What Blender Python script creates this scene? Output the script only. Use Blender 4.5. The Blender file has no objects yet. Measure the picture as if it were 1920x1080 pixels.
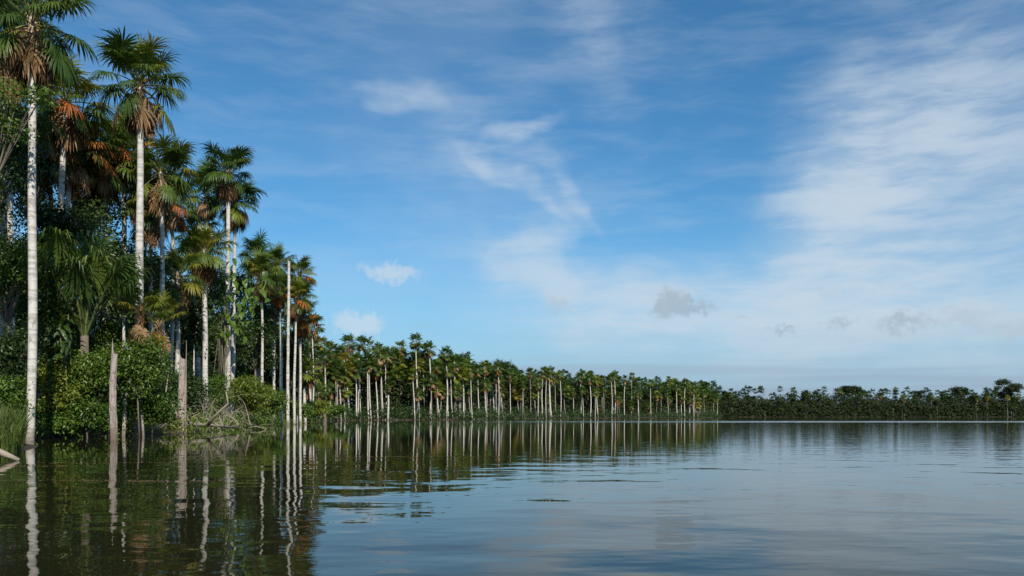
import bpy, math, random
import numpy as np
from mathutils import Vector, Matrix

R = math.radians
PI = math.pi
scene = bpy.context.scene
COL = scene.collection

# ------------------------------------------------------------------ camera
EYE, HOR, FPX = 1.2, 778.7, 1600.0          # eye height, horizon row and focal length (photo pixels)
cam_d = bpy.data.cameras.new('camera')
cam_d.sensor_width = 36.0
cam_d.lens = FPX / 1920 * 36.0
cam_d.shift_y = (HOR - 540) / 1920
cam_d.clip_start, cam_d.clip_end = 0.1, 9000
cam = bpy.data.objects.new('camera', cam_d)
cam.location = (0, 0, EYE)
cam.rotation_euler = (R(90), 0, 0)
COL.objects.link(cam)
scene.camera = cam

# ------------------------------------------------------------------ colour management
vs = scene.view_settings
vs.view_transform = 'Standard'; vs.look = 'None'; vs.exposure = 0.25; vs.gamma = 1.0
vs.use_curve_mapping = False
scene.render.engine = 'CYCLES'
scene.cycles.max_bounces = 4
scene.cycles.diffuse_bounces = 2
scene.cycles.glossy_bounces = 2
scene.cycles.transmission_bounces = 2
scene.cycles.transparent_max_bounces = 6

# ------------------------------------------------------------------ sun
SUN_ELEV, SUN_AZ = 38.0, 158.0               # azimuth clockwise from +Y (the view direction): behind, a little to the right
sun_d = bpy.data.lights.new('sun', 'SUN')
sun_d.energy = 4.8; sun_d.angle = R(0.53); sun_d.color = (1.0, 0.93, 0.82)
sun = bpy.data.objects.new('sun', sun_d)
sdir = Vector((math.sin(R(SUN_AZ)) * math.cos(R(SUN_ELEV)), math.cos(R(SUN_AZ)) * math.cos(R(SUN_ELEV)), math.sin(R(SUN_ELEV))))
sun.rotation_euler = sdir.to_track_quat('Z', 'Y').to_euler()
sun.location = sdir * 200
COL.objects.link(sun)

# ------------------------------------------------------------------ node helpers
class NT:
    def __init__(self, tree):
        self.t = tree; self.n = tree.nodes; self.l = tree.links
    def new(self, typ, props=None, **inp):
        nd = self.n.new(typ)
        for k, v in (props or {}).items(): setattr(nd, k, v)
        for k, v in inp.items():
            key = int(k[1:]) if k[0] == 'i' and k[1:].isdigit() else k.replace('_', ' ')
            s = nd.inputs[key]
            self.set(s, v)
        return nd
    def set(self, sock, v):
        if hasattr(v, 'is_linked') or isinstance(v, bpy.types.NodeSocket): self.l.new(v, sock)
        elif isinstance(v, bpy.types.Node): self.l.new(v.outputs[0], sock)
        else: sock.default_value = v
    def m(self, op, a, b=None, c=None, clamp=False):
        nd = self.n.new('ShaderNodeMath'); nd.operation = op; nd.use_clamp = clamp
        for i, v in enumerate((a, b, c)):
            if v is not None: self.set(nd.inputs[i], v)
        return nd.outputs[0]
    def vm(self, op, a, b=None, scale=None):
        nd = self.n.new('ShaderNodeVectorMath'); nd.operation = op
        self.set(nd.inputs[0], a)
        if b is not None: self.set(nd.inputs[1], b)
        if scale is not None: self.set(nd.inputs['Scale'], scale)
        return nd.outputs['Value'] if op in ('LENGTH', 'DOT_PRODUCT') else nd.outputs[0]
    def mix(self, f, a, b, blend='MIX'):
        nd = self.n.new('ShaderNodeMix'); nd.data_type = 'RGBA'; nd.blend_type = blend
        self.set(nd.inputs[0], f); self.set(nd.inputs[6], a); self.set(nd.inputs[7], b)
        return nd.outputs[2]
    def noise(self, vec, scale, detail=4, rough=0.55, dist=0.0, lac=2.0):
        nd = self.n.new('ShaderNodeTexNoise')
        if vec is not None: self.set(nd.inputs['Vector'], vec)
        self.set(nd.inputs['Scale'], scale); nd.inputs['Detail'].default_value = detail
        nd.inputs['Roughness'].default_value = rough; nd.inputs['Distortion'].default_value = dist
        nd.inputs['Lacunarity'].default_value = lac
        return nd
    def ss(self, v, a, b, lo=0.0, hi=1.0):
        nd = self.n.new('ShaderNodeMapRange'); nd.interpolation_type = 'SMOOTHSTEP'
        self.set(nd.inputs['Value'], v); self.set(nd.inputs['From Min'], a); self.set(nd.inputs['From Max'], b)
        self.set(nd.inputs['To Min'], lo); self.set(nd.inputs['To Max'], hi)
        return nd.outputs[0]

def C4(c): return (c[0], c[1], c[2], 1.0)

# ------------------------------------------------------------------ world: sky and cirrus
world = bpy.data.worlds.new('World'); scene.world = world; world.use_nodes = True
world.cycles.sampling_method = 'MANUAL'; world.cycles.sample_map_resolution = 256
W = NT(world.node_tree); W.n.clear()
w_out = W.new('ShaderNodeOutputWorld')
bg = W.new('ShaderNodeBackground'); bg.inputs['Strength'].default_value = 0.084
W.l.new(bg.outputs[0], w_out.inputs[0])
sky = W.new('ShaderNodeTexSky', dict(sky_type='NISHITA', sun_disc=False, sun_elevation=R(SUN_ELEV), sun_rotation=R(SUN_AZ),
            altitude=200.0, air_density=1.0, dust_density=0.25, ozone_density=2.2))
tc = W.new('ShaderNodeTexCoord'); DIR = W.vm('NORMALIZE', tc.outputs['Generated'])
sx = W.new('ShaderNodeSeparateXYZ'); W.l.new(DIR, sx.inputs[0])
dx, dy, dz = sx.outputs
AZ = W.m('MULTIPLY', W.m('ARCTAN2', dx, dy), 180 / PI)
EL = W.m('MULTIPLY', W.m('ARCSINE', dz), 180 / PI)
AE = W.new('ShaderNodeCombineXYZ', None, X=AZ, Y=EL).outputs[0]         # azimuth and elevation in degrees
zz = W.m('ADD', W.m('MAXIMUM', dz, 0.0), 0.10)
PLANE = W.new('ShaderNodeCombineXYZ', None, X=W.m('DIVIDE', dx, zz), Y=W.m('DIVIDE', dy, zz), Z=0.0).outputs[0]   # a high, flat cloud deck

def ae(px, py):
    az = math.atan((px - 960) / FPX)
    return math.degrees(az), math.degrees(math.atan((HOR - py) / FPX * math.cos(az)))
def noise2(vec, scale, detail, rough=0.55, dist=0.0):
    nd = W.noise(vec, scale, detail, rough, dist); nd.noise_dimensions = '2D'
    return nd
def ruffle(scale, detail, k):     # centred colour noise: ruffles the cloud edges
    return W.vm('ADD', AE, W.vm('SCALE', W.vm('SUBTRACT', noise2(AE, scale, detail, 0.6).outputs['Color'], (0.5, 0.5, 0.5)), scale=k))
WARP = ruffle(0.14, 3, 4.0)
CW = ruffle(0.9, 4, 2.2)
CW0 = ruffle(0.22, 1, 0.9)
def blob(px, py, rx, ry, rot=0.0, vec=None):
    """soft elliptical patch of cloud; sizes in degrees, rot in degrees anticlockwise"""
    a, e = ae(px, py)
    mp = W.new('ShaderNodeMapping', dict(vector_type='TEXTURE'), Vector=vec or WARP)
    mp.inputs['Location'].default_value = (a, e, 0); mp.inputs['Rotation'].default_value = (0, 0, R(rot)); mp.inputs['Scale'].default_value = (rx, ry, 1e3)
    g = W.new('ShaderNodeTexGradient', dict(gradient_type='SPHERICAL'), Vector=mp)
    return W.ss(g.outputs['Fac'], 0.0, 1.0)
def add(*vals):
    r = vals[0]
    for v in vals[1:]: r = W.m('ADD', r, v)
    return r
def mul(a, b): return W.m('MULTIPLY', a, b)
def streak(rot, sxs, sys_, scale, detail=4, rough=0.6, dist=0.0, seed=0.0, vec=None):
    mp = W.new('ShaderNodeMapping', None, Vector=vec or WARP)
    mp.inputs['Rotation'].default_value = (0, 0, R(rot)); mp.inputs['Scale'].default_value = (sxs, sys_, 1); mp.inputs['Location'].default_value = (seed, seed * 1.7, seed)
    return noise2(mp.outputs[0], scale, detail, rough, dist).outputs['Fac']
st_h = streak(8, 0.26, 1.25, 0.34, 5, 0.62, seed=3, vec=CW0)
st_d = streak(38, 0.22, 1.35, 0.42, seed=9, vec=CW0)
T_h, T_d = W.ss(st_h, 0.33, 0.70), W.ss(st_d, 0.30, 0.78)
T_v = W.ss(noise2(PLANE, 0.75, 4, 0.60).outputs['Fac'], 0.32, 0.80)

fan = add(mul(blob(1650, 280, 8.0, 5.0, 15), 0.40), mul(blob(1590, 410, 6.5, 7.0, 0), 0.62), mul(blob(1740, 230, 12, 7, 8), 0.30),
          mul(blob(1600, 540, 12, 6, 0), 0.42), mul(blob(1800, 380, 13, 13, 0), 0.28))
cir = add(
    mul(fan, W.m('ADD', mul(T_h, 1.35), 0.44)),
    mul(add(mul(blob(965, 335, 6.5, 1.0, -36), 0.55), mul(blob(1040, 345, 5.5, 0.9, -44), 0.42), mul(blob(900, 275, 9, 3.6, -28), 0.26)), W.m('ADD', mul(T_d, 0.8), 0.22)),
    mul(add(mul(blob(730, 192, 6.0, 1.1, -3), 0.34), mul(blob(985, 232, 3.0, 1.1, 8), 0.55), mul(blob(1000, 450, 4.0, 1.4, 22), 0.50), mul(blob(1100, 60, 3.5, 9.0, 22), 0.22)), W.m('ADD', mul(T_h, 0.8), 0.25)),
    mul(blob(735, 511, 2.6, 0.85, -6, vec=CW), 0.85),
    mul(add(mul(blob(1000, 510, 5.5, 2.6, -25), 0.45), mul(blob(1180, 580, 15, 3.8, -4), 0.72), mul(blob(1560, 610, 24, 4.2, 0), 0.62)), W.m('ADD', mul(T_h, 0.9), 0.40)),
    mul(mul(T_v, W.ss(AZ, -20.0, 14.0, 0.03, 0.24)), W.ss(EL, 3.0, 14.0)),
    mul(mul(W.ss(st_d, 0.44, 0.82), 0.09), W.ss(EL, 3.0, 14.0)),
    mul(mul(W.ss(st_h, 0.42, 0.82), 0.10), W.ss(EL, 3.0, 12.0)),
)
cir = mul(W.m('SUBTRACT', 1.0, W.m('POWER', 2.71828, mul(cir, -1.7))), 0.92)      # thin cloud builds up, thick cloud levels off
# low cumulus scraps near the horizon, grey underneath
cum = add(*[mul(blob(px, py, rx, ry, rot, vec=CW), k) for px, py, rx, ry, rot, k in (
    (1262, 578, 2.7, 0.95, 4, 1.0), (1258, 558, 1.3, 1.1, 0, 0.9), (1312, 575, 1.8, 0.6, -6, 0.8), (1045, 572, 1.7, 1.0, 0, 0.45), (1388, 594, 1.0, 0.5, 0, 0.5),
    (1465, 620, 1.4, 0.45, 0, 0.8), (1575, 607, 1.9, 0.55, 8, 0.7), (1690, 604, 2.8, 0.9, 5, 0.9), (1810, 594, 2.8, 1.2, 0, 0.5), (1900, 622, 2.4, 1.0, 0, 0.5),
    (1548, 552, 1.4, 0.6, 5, 0.35), (800, 614, 1.9, 0.7, 0, 0.3))])
cum = mul(W.ss(cum, 0.0, 1.05), 0.78)
cumt = mul(W.ss(add(*[blob(px, py, rx, ry, 0, vec=CW) for px, py, rx, ry in ((1258, 556, 2.2, 1.1), (1690, 596, 2.6, 0.9), (1810, 585, 2.8, 1.1), (1900, 612, 2.4, 1.0), (1048, 562, 1.6, 0.9))]), 0.0, 0.9), 0.45)
wcum = mul(W.ss(blob(676, 608, 2.4, 1.2, 0, vec=CW), 0.02, 0.8), 0.5)
bands = mul(W.ss(streak(1.5, 0.05, 1.5, 0.55, 4, seed=31, vec=AE), 0.42, 0.66), W.ss(EL, 1.5, 6.5, 1.0, 0.0))
haze_f = W.ss(EL, -1.0, 15.0, 0.80, 0.0)

col = W.mix(1.0, sky.outputs[0], (0.44, 0.93, 1.16, 1), 'MULTIPLY')
col = W.mix(haze_f, col, (3.7, 5.3, 7.0, 1))
col = W.mix(cir, col, (5.9, 6.9, 7.8, 1))
col = W.mix(mul(W.m('ADD', mul(bands, 0.5), W.ss(EL, 0.0, 6.0, 0.55, 0.0)), 1.0), col, (3.3, 4.35, 5.5, 1))
col = W.mix(wcum, col, (7.0, 7.4, 7.8, 1))
col = W.mix(cumt, col, (5.7, 6.6, 7.5, 1))
col = W.mix(cum, col, (3.7, 4.7, 5.6, 1))
W.l.new(col, bg.inputs['Color'])

# ------------------------------------------------------------------ geometry helpers
class MB:
    """collects numpy chunks of vertices and faces into one mesh"""
    def __init__(self): self.v = []; self.f = []; self.mi = []; self.n = 0
    def add(self, verts, faces, mat=0):
        verts = np.asarray(verts, float).reshape(-1, 3)
        off = self.n
        self.v.append(verts); self.n += len(verts)
        for f in faces: self.f.append(tuple(int(i) + off for i in f)); self.mi.append(mat)
    def addarr(self, verts, farr, mat=0):
        verts = np.asarray(verts, float).reshape(-1, 3); off = self.n
        self.v.append(verts); self.n += len(verts)
        self.f.extend(map(tuple, (np.asarray(farr) + off).tolist())); self.mi.extend([mat] * len(farr))
    def tube(self, pts, radii, sides=8, mat=0, cap=True, wob=0.0, rng=None):
        pts = np.asarray(pts, float); n = len(pts)
        radii = np.broadcast_to(np.asarray(radii, float), (n,))
        tan = np.gradient(pts, axis=0); tan /= np.linalg.norm(tan, axis=1)[:, None] + 1e-9
        ref = np.array((1.0, 0, 0)) if abs(tan[0][0]) < 0.8 else np.array((0, 1.0, 0))
        vs_ = []
        for i in range(n):
            u = np.cross(tan[i], ref); u /= np.linalg.norm(u) + 1e-9
            w = np.cross(tan[i], u); ref = -np.cross(tan[i], u) if False else ref
            a = np.arange(sides) / sides * 2 * PI
            rr = radii[i] * (1 + (rng.normal(0, wob, sides) if wob else 0))
            vs_.append(pts[i] + (np.cos(a) * rr)[:, None] * u + (np.sin(a) * rr)[:, None] * w)
        fs = []
        for i in range(n - 1):
            for k in range(sides):
                k2 = (k + 1) % sides
                fs.append((i * sides + k, i * sides + k2, (i + 1) * sides + k2, (i + 1) * sides + k))
        if cap:
            fs.append(tuple(range(sides))[::-1]); fs.append(tuple((n - 1) * sides + k for k in range(sides)))
        self.add(np.concatenate(vs_), fs, mat)
    def mesh(self, name, mats, smooth=False):
        me = bpy.data.meshes.new(name)
        me.from_pydata(np.concatenate(self.v).tolist() if self.v else [], [], self.f)
        for m_ in (mats if isinstance(mats, (list, tuple)) else [mats]): me.materials.append(m_)
        if len(set(self.mi)) > 1: me.polygons.foreach_set('material_index', self.mi)
        if smooth: me.polygons.foreach_set('use_smooth', [True] * len(me.polygons))
        me.update()
        return me

def link(name, data, parent=None, loc=None, rz=0.0, scale=None, **props):
    o = bpy.data.objects.new(name, data)
    if parent is not None: o.parent = parent
    if loc is not None: o.location = loc
    if rz: o.rotation_euler = (0, 0, rz)
    if scale is not None: o.scale = scale if hasattr(scale, '__len__') else (scale,) * 3
    COL.objects.link(o)
    for k, v in props.items(): o[k] = v
    return o
def thing(name, label, cat, loc=(0, 0, 0), rz=0.0, group=None, scale=None):
    o = link(name, None, None, loc, rz, scale, label=label, category=cat)
    o.empty_display_size = 0.5
    if group: o['group'] = group
    return o
def X(px, d): return (px - 960) / FPX * d
def Z(py, d): return EYE + (HOR - py) / FPX * d

# ------------------------------------------------------------------ materials
def new_mat(name):
    m_ = bpy.data.materials.new(name); m_.use_nodes = True
    t = NT(m_.node_tree); t.n.clear()
    out = t.new('ShaderNodeOutputMaterial')
    return m_, t, out

def leaf_mat(name, cols, trans=0.28, rough=0.5, tcol=(1.25, 1.25, 0.6), isl=0.5, spec=0.3):
    """cols: a few real leaf colours; picked per object and per leaf"""
    m_, t, out = new_mat(name)
    oi = t.new('ShaderNodeObjectInfo'); ge = t.new('ShaderNodeNewGeometry')
    f = t.m('ADD', t.m('MULTIPLY', oi.outputs['Random'], 1 - isl), t.m('MULTIPLY', ge.outputs['Random Per Island'], isl))
    rp = t.new('ShaderNodeValToRGB', None, Fac=f)
    el = rp.color_ramp.elements
    lo, hi = (0.5 - 0.32, 0.5 + 0.32)
    for i, c in enumerate(cols):
        p = lo + (hi - lo) * i / (len(cols) - 1)
        if i < 2: e = el[i]; e.position = p
        else: e = el.new(p)
        e.color = C4(c)
    tco = t.new('ShaderNodeTexCoord')
    nz = t.noise(tco.outputs['Object'], 1.3, 3).outputs['Fac']
    c = t.mix(1.0, rp.outputs[0], t.mix(nz, (0.72, 0.75, 0.72, 1), (1.28, 1.25, 1.2, 1)), 'MULTIPLY')
    p = t.new('ShaderNodeBsdfPrincipled', None, Base_Color=c, Roughness=rough)
    p.inputs['Specular IOR Level'].default_value = spec
    tr = t.new('ShaderNodeBsdfTranslucent', None, Color=t.mix(1.0, c, C4(tcol), 'MULTIPLY'))
    mx = t.new('ShaderNodeMixShader', None, i0=trans)
    t.l.new(p.outputs[0], mx.inputs[1]); t.l.new(tr.outputs[0], mx.inputs[2]); t.l.new(mx.outputs[0], out.inputs[0])
    return m_

M = {}
M['frond'] = leaf_mat('palm_leaf_green', [(0.040, 0.080, 0.016), (0.065, 0.115, 0.020), (0.105, 0.150, 0.026)], 0.30, 0.42, spec=0.45, isl=0.35)
M['frond_olive'] = leaf_mat('palm_leaf_olive', [(0.12, 0.165, 0.020), (0.17, 0.20, 0.025), (0.25, 0.20, 0.03)], 0.32, 0.45, spec=0.4, isl=0.4)
M['frond_dead'] = leaf_mat('palm_leaf_dead', [(0.105, 0.055, 0.026), (0.21, 0.125, 0.062), (0.36, 0.25, 0.15)], 0.15, 0.8, (1.1, 1, .9), isl=0.5, spec=0.1)
M['frond_orange'] = leaf_mat('palm_leaf_orange', [(0.30, 0.085, 0.02), (0.36, 0.12, 0.03), (0.30, 0.15, 0.05)], 0.25, 0.7, (1.1, 1, .9), spec=0.1)
M['leaf_dark'] = leaf_mat('broadleaf_dark', [(0.014, 0.032, 0.008), (0.028, 0.058, 0.012), (0.055, 0.090, 0.016)], 0.25, 0.42, spec=0.4, isl=0.7)  # leaf green lowered further: deep shade inside the near jungle is put into it
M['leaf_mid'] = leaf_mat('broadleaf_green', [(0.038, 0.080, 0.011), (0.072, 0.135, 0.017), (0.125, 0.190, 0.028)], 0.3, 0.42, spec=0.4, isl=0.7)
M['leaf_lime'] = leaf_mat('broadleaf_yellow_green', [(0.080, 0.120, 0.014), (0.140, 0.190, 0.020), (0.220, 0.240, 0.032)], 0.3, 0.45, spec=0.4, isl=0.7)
M['far_leaf_shaded'] = leaf_mat('far_foliage_shaded', [(0.012, 0.024, 0.008), (0.022, 0.038, 0.011), (0.042, 0.052, 0.014)], 0.2, 0.6, spec=0.2, isl=0.7)  # cloud shade on the far shore is put into these darker leaf colours
M['grass'] = leaf_mat('tall_grass', [(0.045, 0.080, 0.014), (0.075, 0.120, 0.02), (0.13, 0.15, 0.04)], 0.3, 0.5, isl=0.8)
M['petiole'] = leaf_mat('petiole', [(0.09, 0.12, 0.03), (0.13, 0.15, 0.04), (0.17, 0.17, 0.06)], 0.05, 0.5)
M['petiole_dark'] = leaf_mat('petiole_dark', [(0.05, 0.075, 0.02), (0.08, 0.10, 0.03), (0.13, 0.14, 0.05)], 0.05, 0.5)

def bark_mat(name, base, dark, ring=1.0, blotch=0.5, stain=True):
    m_, t, out = new_mat(name)
    tco = t.new('ShaderNodeTexCoord'); ob = tco.outputs['Object']
    oi = t.new('ShaderNodeObjectInfo')
    off = t.vm('ADD', ob, t.vm('SCALE', (7.1, 3.3, 11.7), scale=oi.outputs['Random']))
    sp = t.new('ShaderNodeSeparateXYZ'); t.l.new(off, sp.inputs[0])
    # leaf-scar rings: noise squeezed along the trunk
    mp = t.new('ShaderNodeMapping', None, Vector=off); mp.inputs['Scale'].default_value = (0.5, 0.5, 5.5)
    ringn = t.noise(mp.outputs[0], 1.0, 3, 0.6).outputs['Fac']
    mp2 = t.new('ShaderNodeMapping', None, Vector=off); mp2.inputs['Scale'].default_value = (1, 1, 0.8)
    bl = t.noise(mp2.outputs[0], 4.2, 6, 0.72, 0.4).outputs['Fac']
    fine = t.noise(off, 26, 3, 0.6).outputs['Fac']
    c = t.mix(t.m('MULTIPLY', t.ss(ringn, 0.47, 0.62), 0.8 * ring), C4(base), C4([0.48 * b for b in base]))
    c = t.mix(t.m('MULTIPLY', t.ss(bl, 0.50, 0.72), blotch), c, C4(dark))
    big = t.noise(mp2.outputs[0], 0.8, 3).outputs['Fac']
    c = t.mix(t.m('MULTIPLY', t.ss(big, 0.5, 0.75), 0.35), c, (0.24, 0.27, 0.17, 1))       # green-grey algae
    c = t.mix(t.m('MULTIPLY', fine, 0.45), c, C4([0.6 * b for b in base]))
    if stain:                                                                              # flood stain at the foot
        s0 = t.new('ShaderNodeSeparateXYZ'); t.l.new(ob, s0.inputs[0])
        edge = t.m('ADD', s0.outputs[2], t.m('MULTIPLY', t.m('SUBTRACT', bl, 0.5), 1.2))
        c = t.mix(t.ss(edge, 0.15, 1.1, 0.75, 0.0), c, (0.12, 0.085, 0.06, 1))
    p = t.new('ShaderNodeBsdfPrincipled', None, Base_Color=c, Roughness=0.85)
    p.inputs['Specular IOR Level'].default_value = 0.15
    bp = t.new('ShaderNodeBump', None, Strength=0.6, Distance=0.03, Height=t.m('ADD', ringn, t.m('MULTIPLY', fine, 0.3)))
    t.l.new(bp.outputs[0], p.inputs['Normal']); t.l.new(p.outputs[0], out.inputs[0])
    return m_
M['trunk'] = bark_mat('palm_trunk_pale', (0.60, 0.565, 0.515), (0.15, 0.13, 0.10), 0.9, 1.0)
M['trunk_grey'] = bark_mat('palm_trunk_grey', (0.33, 0.30, 0.26), (0.13, 0.11, 0.09), 0.9, 0.6)
M['snag'] = bark_mat('weathered_snag', (0.36, 0.30, 0.265), (0.10, 0.07, 0.05), 0.5, 1.0)
M['deadwood'] = bark_mat('bleached_deadwood', (0.32, 0.27, 0.21), (0.14, 0.11, 0.08), 0.2, 0.5, False)
M['branch'] = bark_mat('branch_bark', (0.16, 0.13, 0.10), (0.06, 0.05, 0.04), 0.3, 0.6, False)

# ground: dark leaf litter and reddish mud
m_, t, out = new_mat('forest_soil')
tco = t.new('ShaderNodeTexCoord'); g = tco.outputs['Object']
a = t.noise(g, 0.7, 6, 0.65).outputs['Fac']; b = t.noise(g, 9, 4).outputs['Fac']
c = t.mix(t.ss(a, 0.35, 0.65), (0.050, 0.030, 0.019, 1), (0.028, 0.026, 0.014, 1))
c = t.mix(t.m('MULTIPLY', b, 0.6), c, (0.07, 0.05, 0.03, 1))
p = t.new('ShaderNodeBsdfPrincipled', None, Base_Color=c, Roughness=0.85)
bp = t.new('ShaderNodeBump', None, Strength=0.8, Distance=0.12, Height=b); t.l.new(bp.outputs[0], p.inputs['Normal'])
t.l.new(p.outputs[0], out.inputs[0]); M['soil'] = m_

# water: opaque dark tannin water, mirror with real wave slopes worked out from a height field
m_, t, out = new_mat('lake_water')
geo = t.new('ShaderNodeNewGeometry'); P = geo.outputs['Position']
def height(vec):
    mp = t.new('ShaderNodeMapping', None, Vector=vec); mp.inputs['Scale'].default_value = (0.75, 1.0, 1.0); mp.inputs['Rotation'].default_value = (0, 0, R(6))
    big = t.noise(mp.outputs[0], 0.62, 1, 0.4, 0.3).outputs['Fac']
    mp2 = t.new('ShaderNodeMapping', None, Vector=vec); mp2.inputs['Scale'].default_value = (0.55, 1.0, 1.0); mp2.inputs['Rotation'].default_value = (0, 0, R(-14))
    med = t.noise(mp2.outputs[0], 3.2, 1.5, 0.45).outputs['Fac']
    return big, med
EPS = 0.03
h0 = height(P); hx = height(t.vm('ADD', P, (EPS, 0, 0))); hy = height(t.vm('ADD', P, (0, EPS, 0)))
spp = t.new('ShaderNodeSeparateXYZ'); t.l.new(P, spp.inputs[0]); px_, py_, _ = spp.outputs
# wind: calm in the lee of the left shore, more ripple out on the open lake, and one breezy lane across it
wn = t.noise(t.vm('MULTIPLY', P, (0.012, 0.05, 1.0)), 1.0, 4, 0.6).outputs['Fac']
lee = t.ss(t.m('ADD', t.m('ADD', px_, t.m('MULTIPLY', py_, -0.06)), t.m('MULTIPLY', t.m('SUBTRACT', wn, 0.5), 30.0)), -22.0, 30.0)
lane_c = t.m('ADD', py_, t.m('MULTIPLY', t.m('SUBTRACT', wn, 0.5), 30.0))
lane = t.m('MULTIPLY', t.m('MULTIPLY', t.ss(lane_c, 135.0, 150.0), t.ss(lane_c, 185.0, 172.0)), t.ss(t.m('ADD', px_, t.m('MULTIPLY', wn, 12)), -14.0, 0.0))
near = t.ss(py_, 30.0, 7.0)
A_big = t.m('ADD', t.m('ADD', 0.0035, t.m('MULTIPLY', lee, 0.004)), t.m('MULTIPLY', near, 0.030))
A_med = t.m('ADD', t.m('ADD', t.m('ADD', 0.0005, t.m('MULTIPLY', lee, 0.0055)), t.m('MULTIPLY', lane, 0.035)), t.m('MULTIPLY', near, 0.0022))
def slope(i):
    hh = (hx, hy)[i]
    return t.m('DIVIDE', t.m('ADD', t.m('MULTIPLY', t.m('SUBTRACT', h0[0], hh[0]), A_big), t.m('MULTIPLY', t.m('SUBTRACT', h0[1], hh[1]), A_med)), EPS)
nrm = t.vm('NORMALIZE', t.new('ShaderNodeCombineXYZ', None, X=slope(0), Y=slope(1), Z=1.0).outputs[0])
p = t.new('ShaderNodeBsdfPrincipled', None, Base_Color=(0.014, 0.015, 0.006, 1), Roughness=t.m('ADD', 0.012, t.m('MULTIPLY', lane, 0.12)), IOR=1.333)
p.inputs['Specular IOR Level'].default_value = 0.12
t.l.new(nrm, p.inputs['Normal']); t.l.new(p.outputs[0], out.inputs[0]); M['water'] = m_

# ------------------------------------------------------------------ the setting: water and shore
mb = MB(); mb.add([(-3000, -600, 0), (4000, -600, 0), (4000, 6000, 0), (-3000, 6000, 0)], [(0, 1, 2, 3)])
link('lake_water', mb.mesh('lake_water', M['water']), kind='structure')

SH = [(-20, -120), (-15.5, -30), (-15.2, 5), (-15.8, 20), (-16.8, 28), (-18.8, 33), (-22.6, 37), (-27.5, 42), (-27.5, 46), (-23.5, 49), (-22.2, 53), (-23.2, 60),
      (-25.6, 72), (-27.0, 84), (-30.3, 105), (-30.0, 118), (-35.5, 150), (-42, 186), (-35.5, 210), (-26, 218), (-12.3, 245), (0, 305), (32, 362), (92, 436), (114, 470),
      (122, 520), (128, 552), (196, 570), (290, 585), (360, 600), (560, 610), (900, 600), (2000, 400)]
def resample(pts, step):
    pts = np.array(pts, float); seg = np.linalg.norm(np.diff(pts, axis=0), axis=1); s = np.concatenate([[0], np.cumsum(seg)])
    u = np.arange(0, s[-1], step)
    return np.stack([np.interp(u, s, pts[:, 0]), np.interp(u, s, pts[:, 1])], 1)
SHP = resample(SH, 2.0)
def inland_normals(p):
    tg = np.gradient(p, axis=0)
    for _ in range(6): tg[1:-1] = (tg[:-2] + tg[1:-1] * 2 + tg[2:]) / 4
    n = np.stack([-tg[:, 1], tg[:, 0]], 1); return n / np.linalg.norm(n, axis=1)[:, None]
SHN = inland_normals(SHP)
def shore_d(px):
    """distance (world Y) at which the line of sight of a photo column first meets the shore"""
    k = (px - 960) / FPX
    f = SHP[:, 0] - k * SHP[:, 1]
    for i in range(len(f) - 1):
        if SHP[i, 1] > 20 and f[i] * f[i + 1] <= 0 and f[i] != f[i + 1]:
            a_ = f[i] / (f[i] - f[i + 1]); return SHP[i, 1] + a_ * (SHP[i + 1, 1] - SHP[i, 1])
    return 600.0
rg = np.random.default_rng(5)
rows = [(-3.0, -0.9), (-0.6, -0.18), (0.0, 0.03), (0.7, 0.22), (2.0, 0.42), (6, 0.7), (20, 1.0), (60, 1.2)]
V = []; F = []; n = len(SHP)
jit = np.convolve(rg.normal(0, 0.8, n + 4), np.ones(5) / 5, 'valid')
for off, z in rows:
    q = SHP + SHN * (off + (jit[:, None] if off < 10 else 0))
    V.append(np.column_stack([q, z + rg.normal(0, 0.05, n) * (off > 0)]))
far = SHP + np.array((-600.0, 900.0)); V.append(np.column_stack([far, np.full(n, 1.5)]))
nr = len(rows) + 1
F = [(r * n + i, r * n + i + 1, (r + 1) * n + i + 1, (r + 1) * n + i) for r in range(nr - 1) for i in range(n - 1)]
mb = MB(); mb.add(np.concatenate(V), F)
link('lake_shore_ground', mb.mesh('lake_shore_ground', M['soil'], True), kind='structure')
def ground_z(x, y):
    dd = np.hypot(SHP[:, 0] - x, SHP[:, 1] - y); i = int(dd.argmin())
    off = float(np.dot(np.array((x, y)) - SHP[i], SHN[i]))
    return float(np.interp(off, [r[0] for r in rows], [r[1] for r in rows]))

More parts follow.
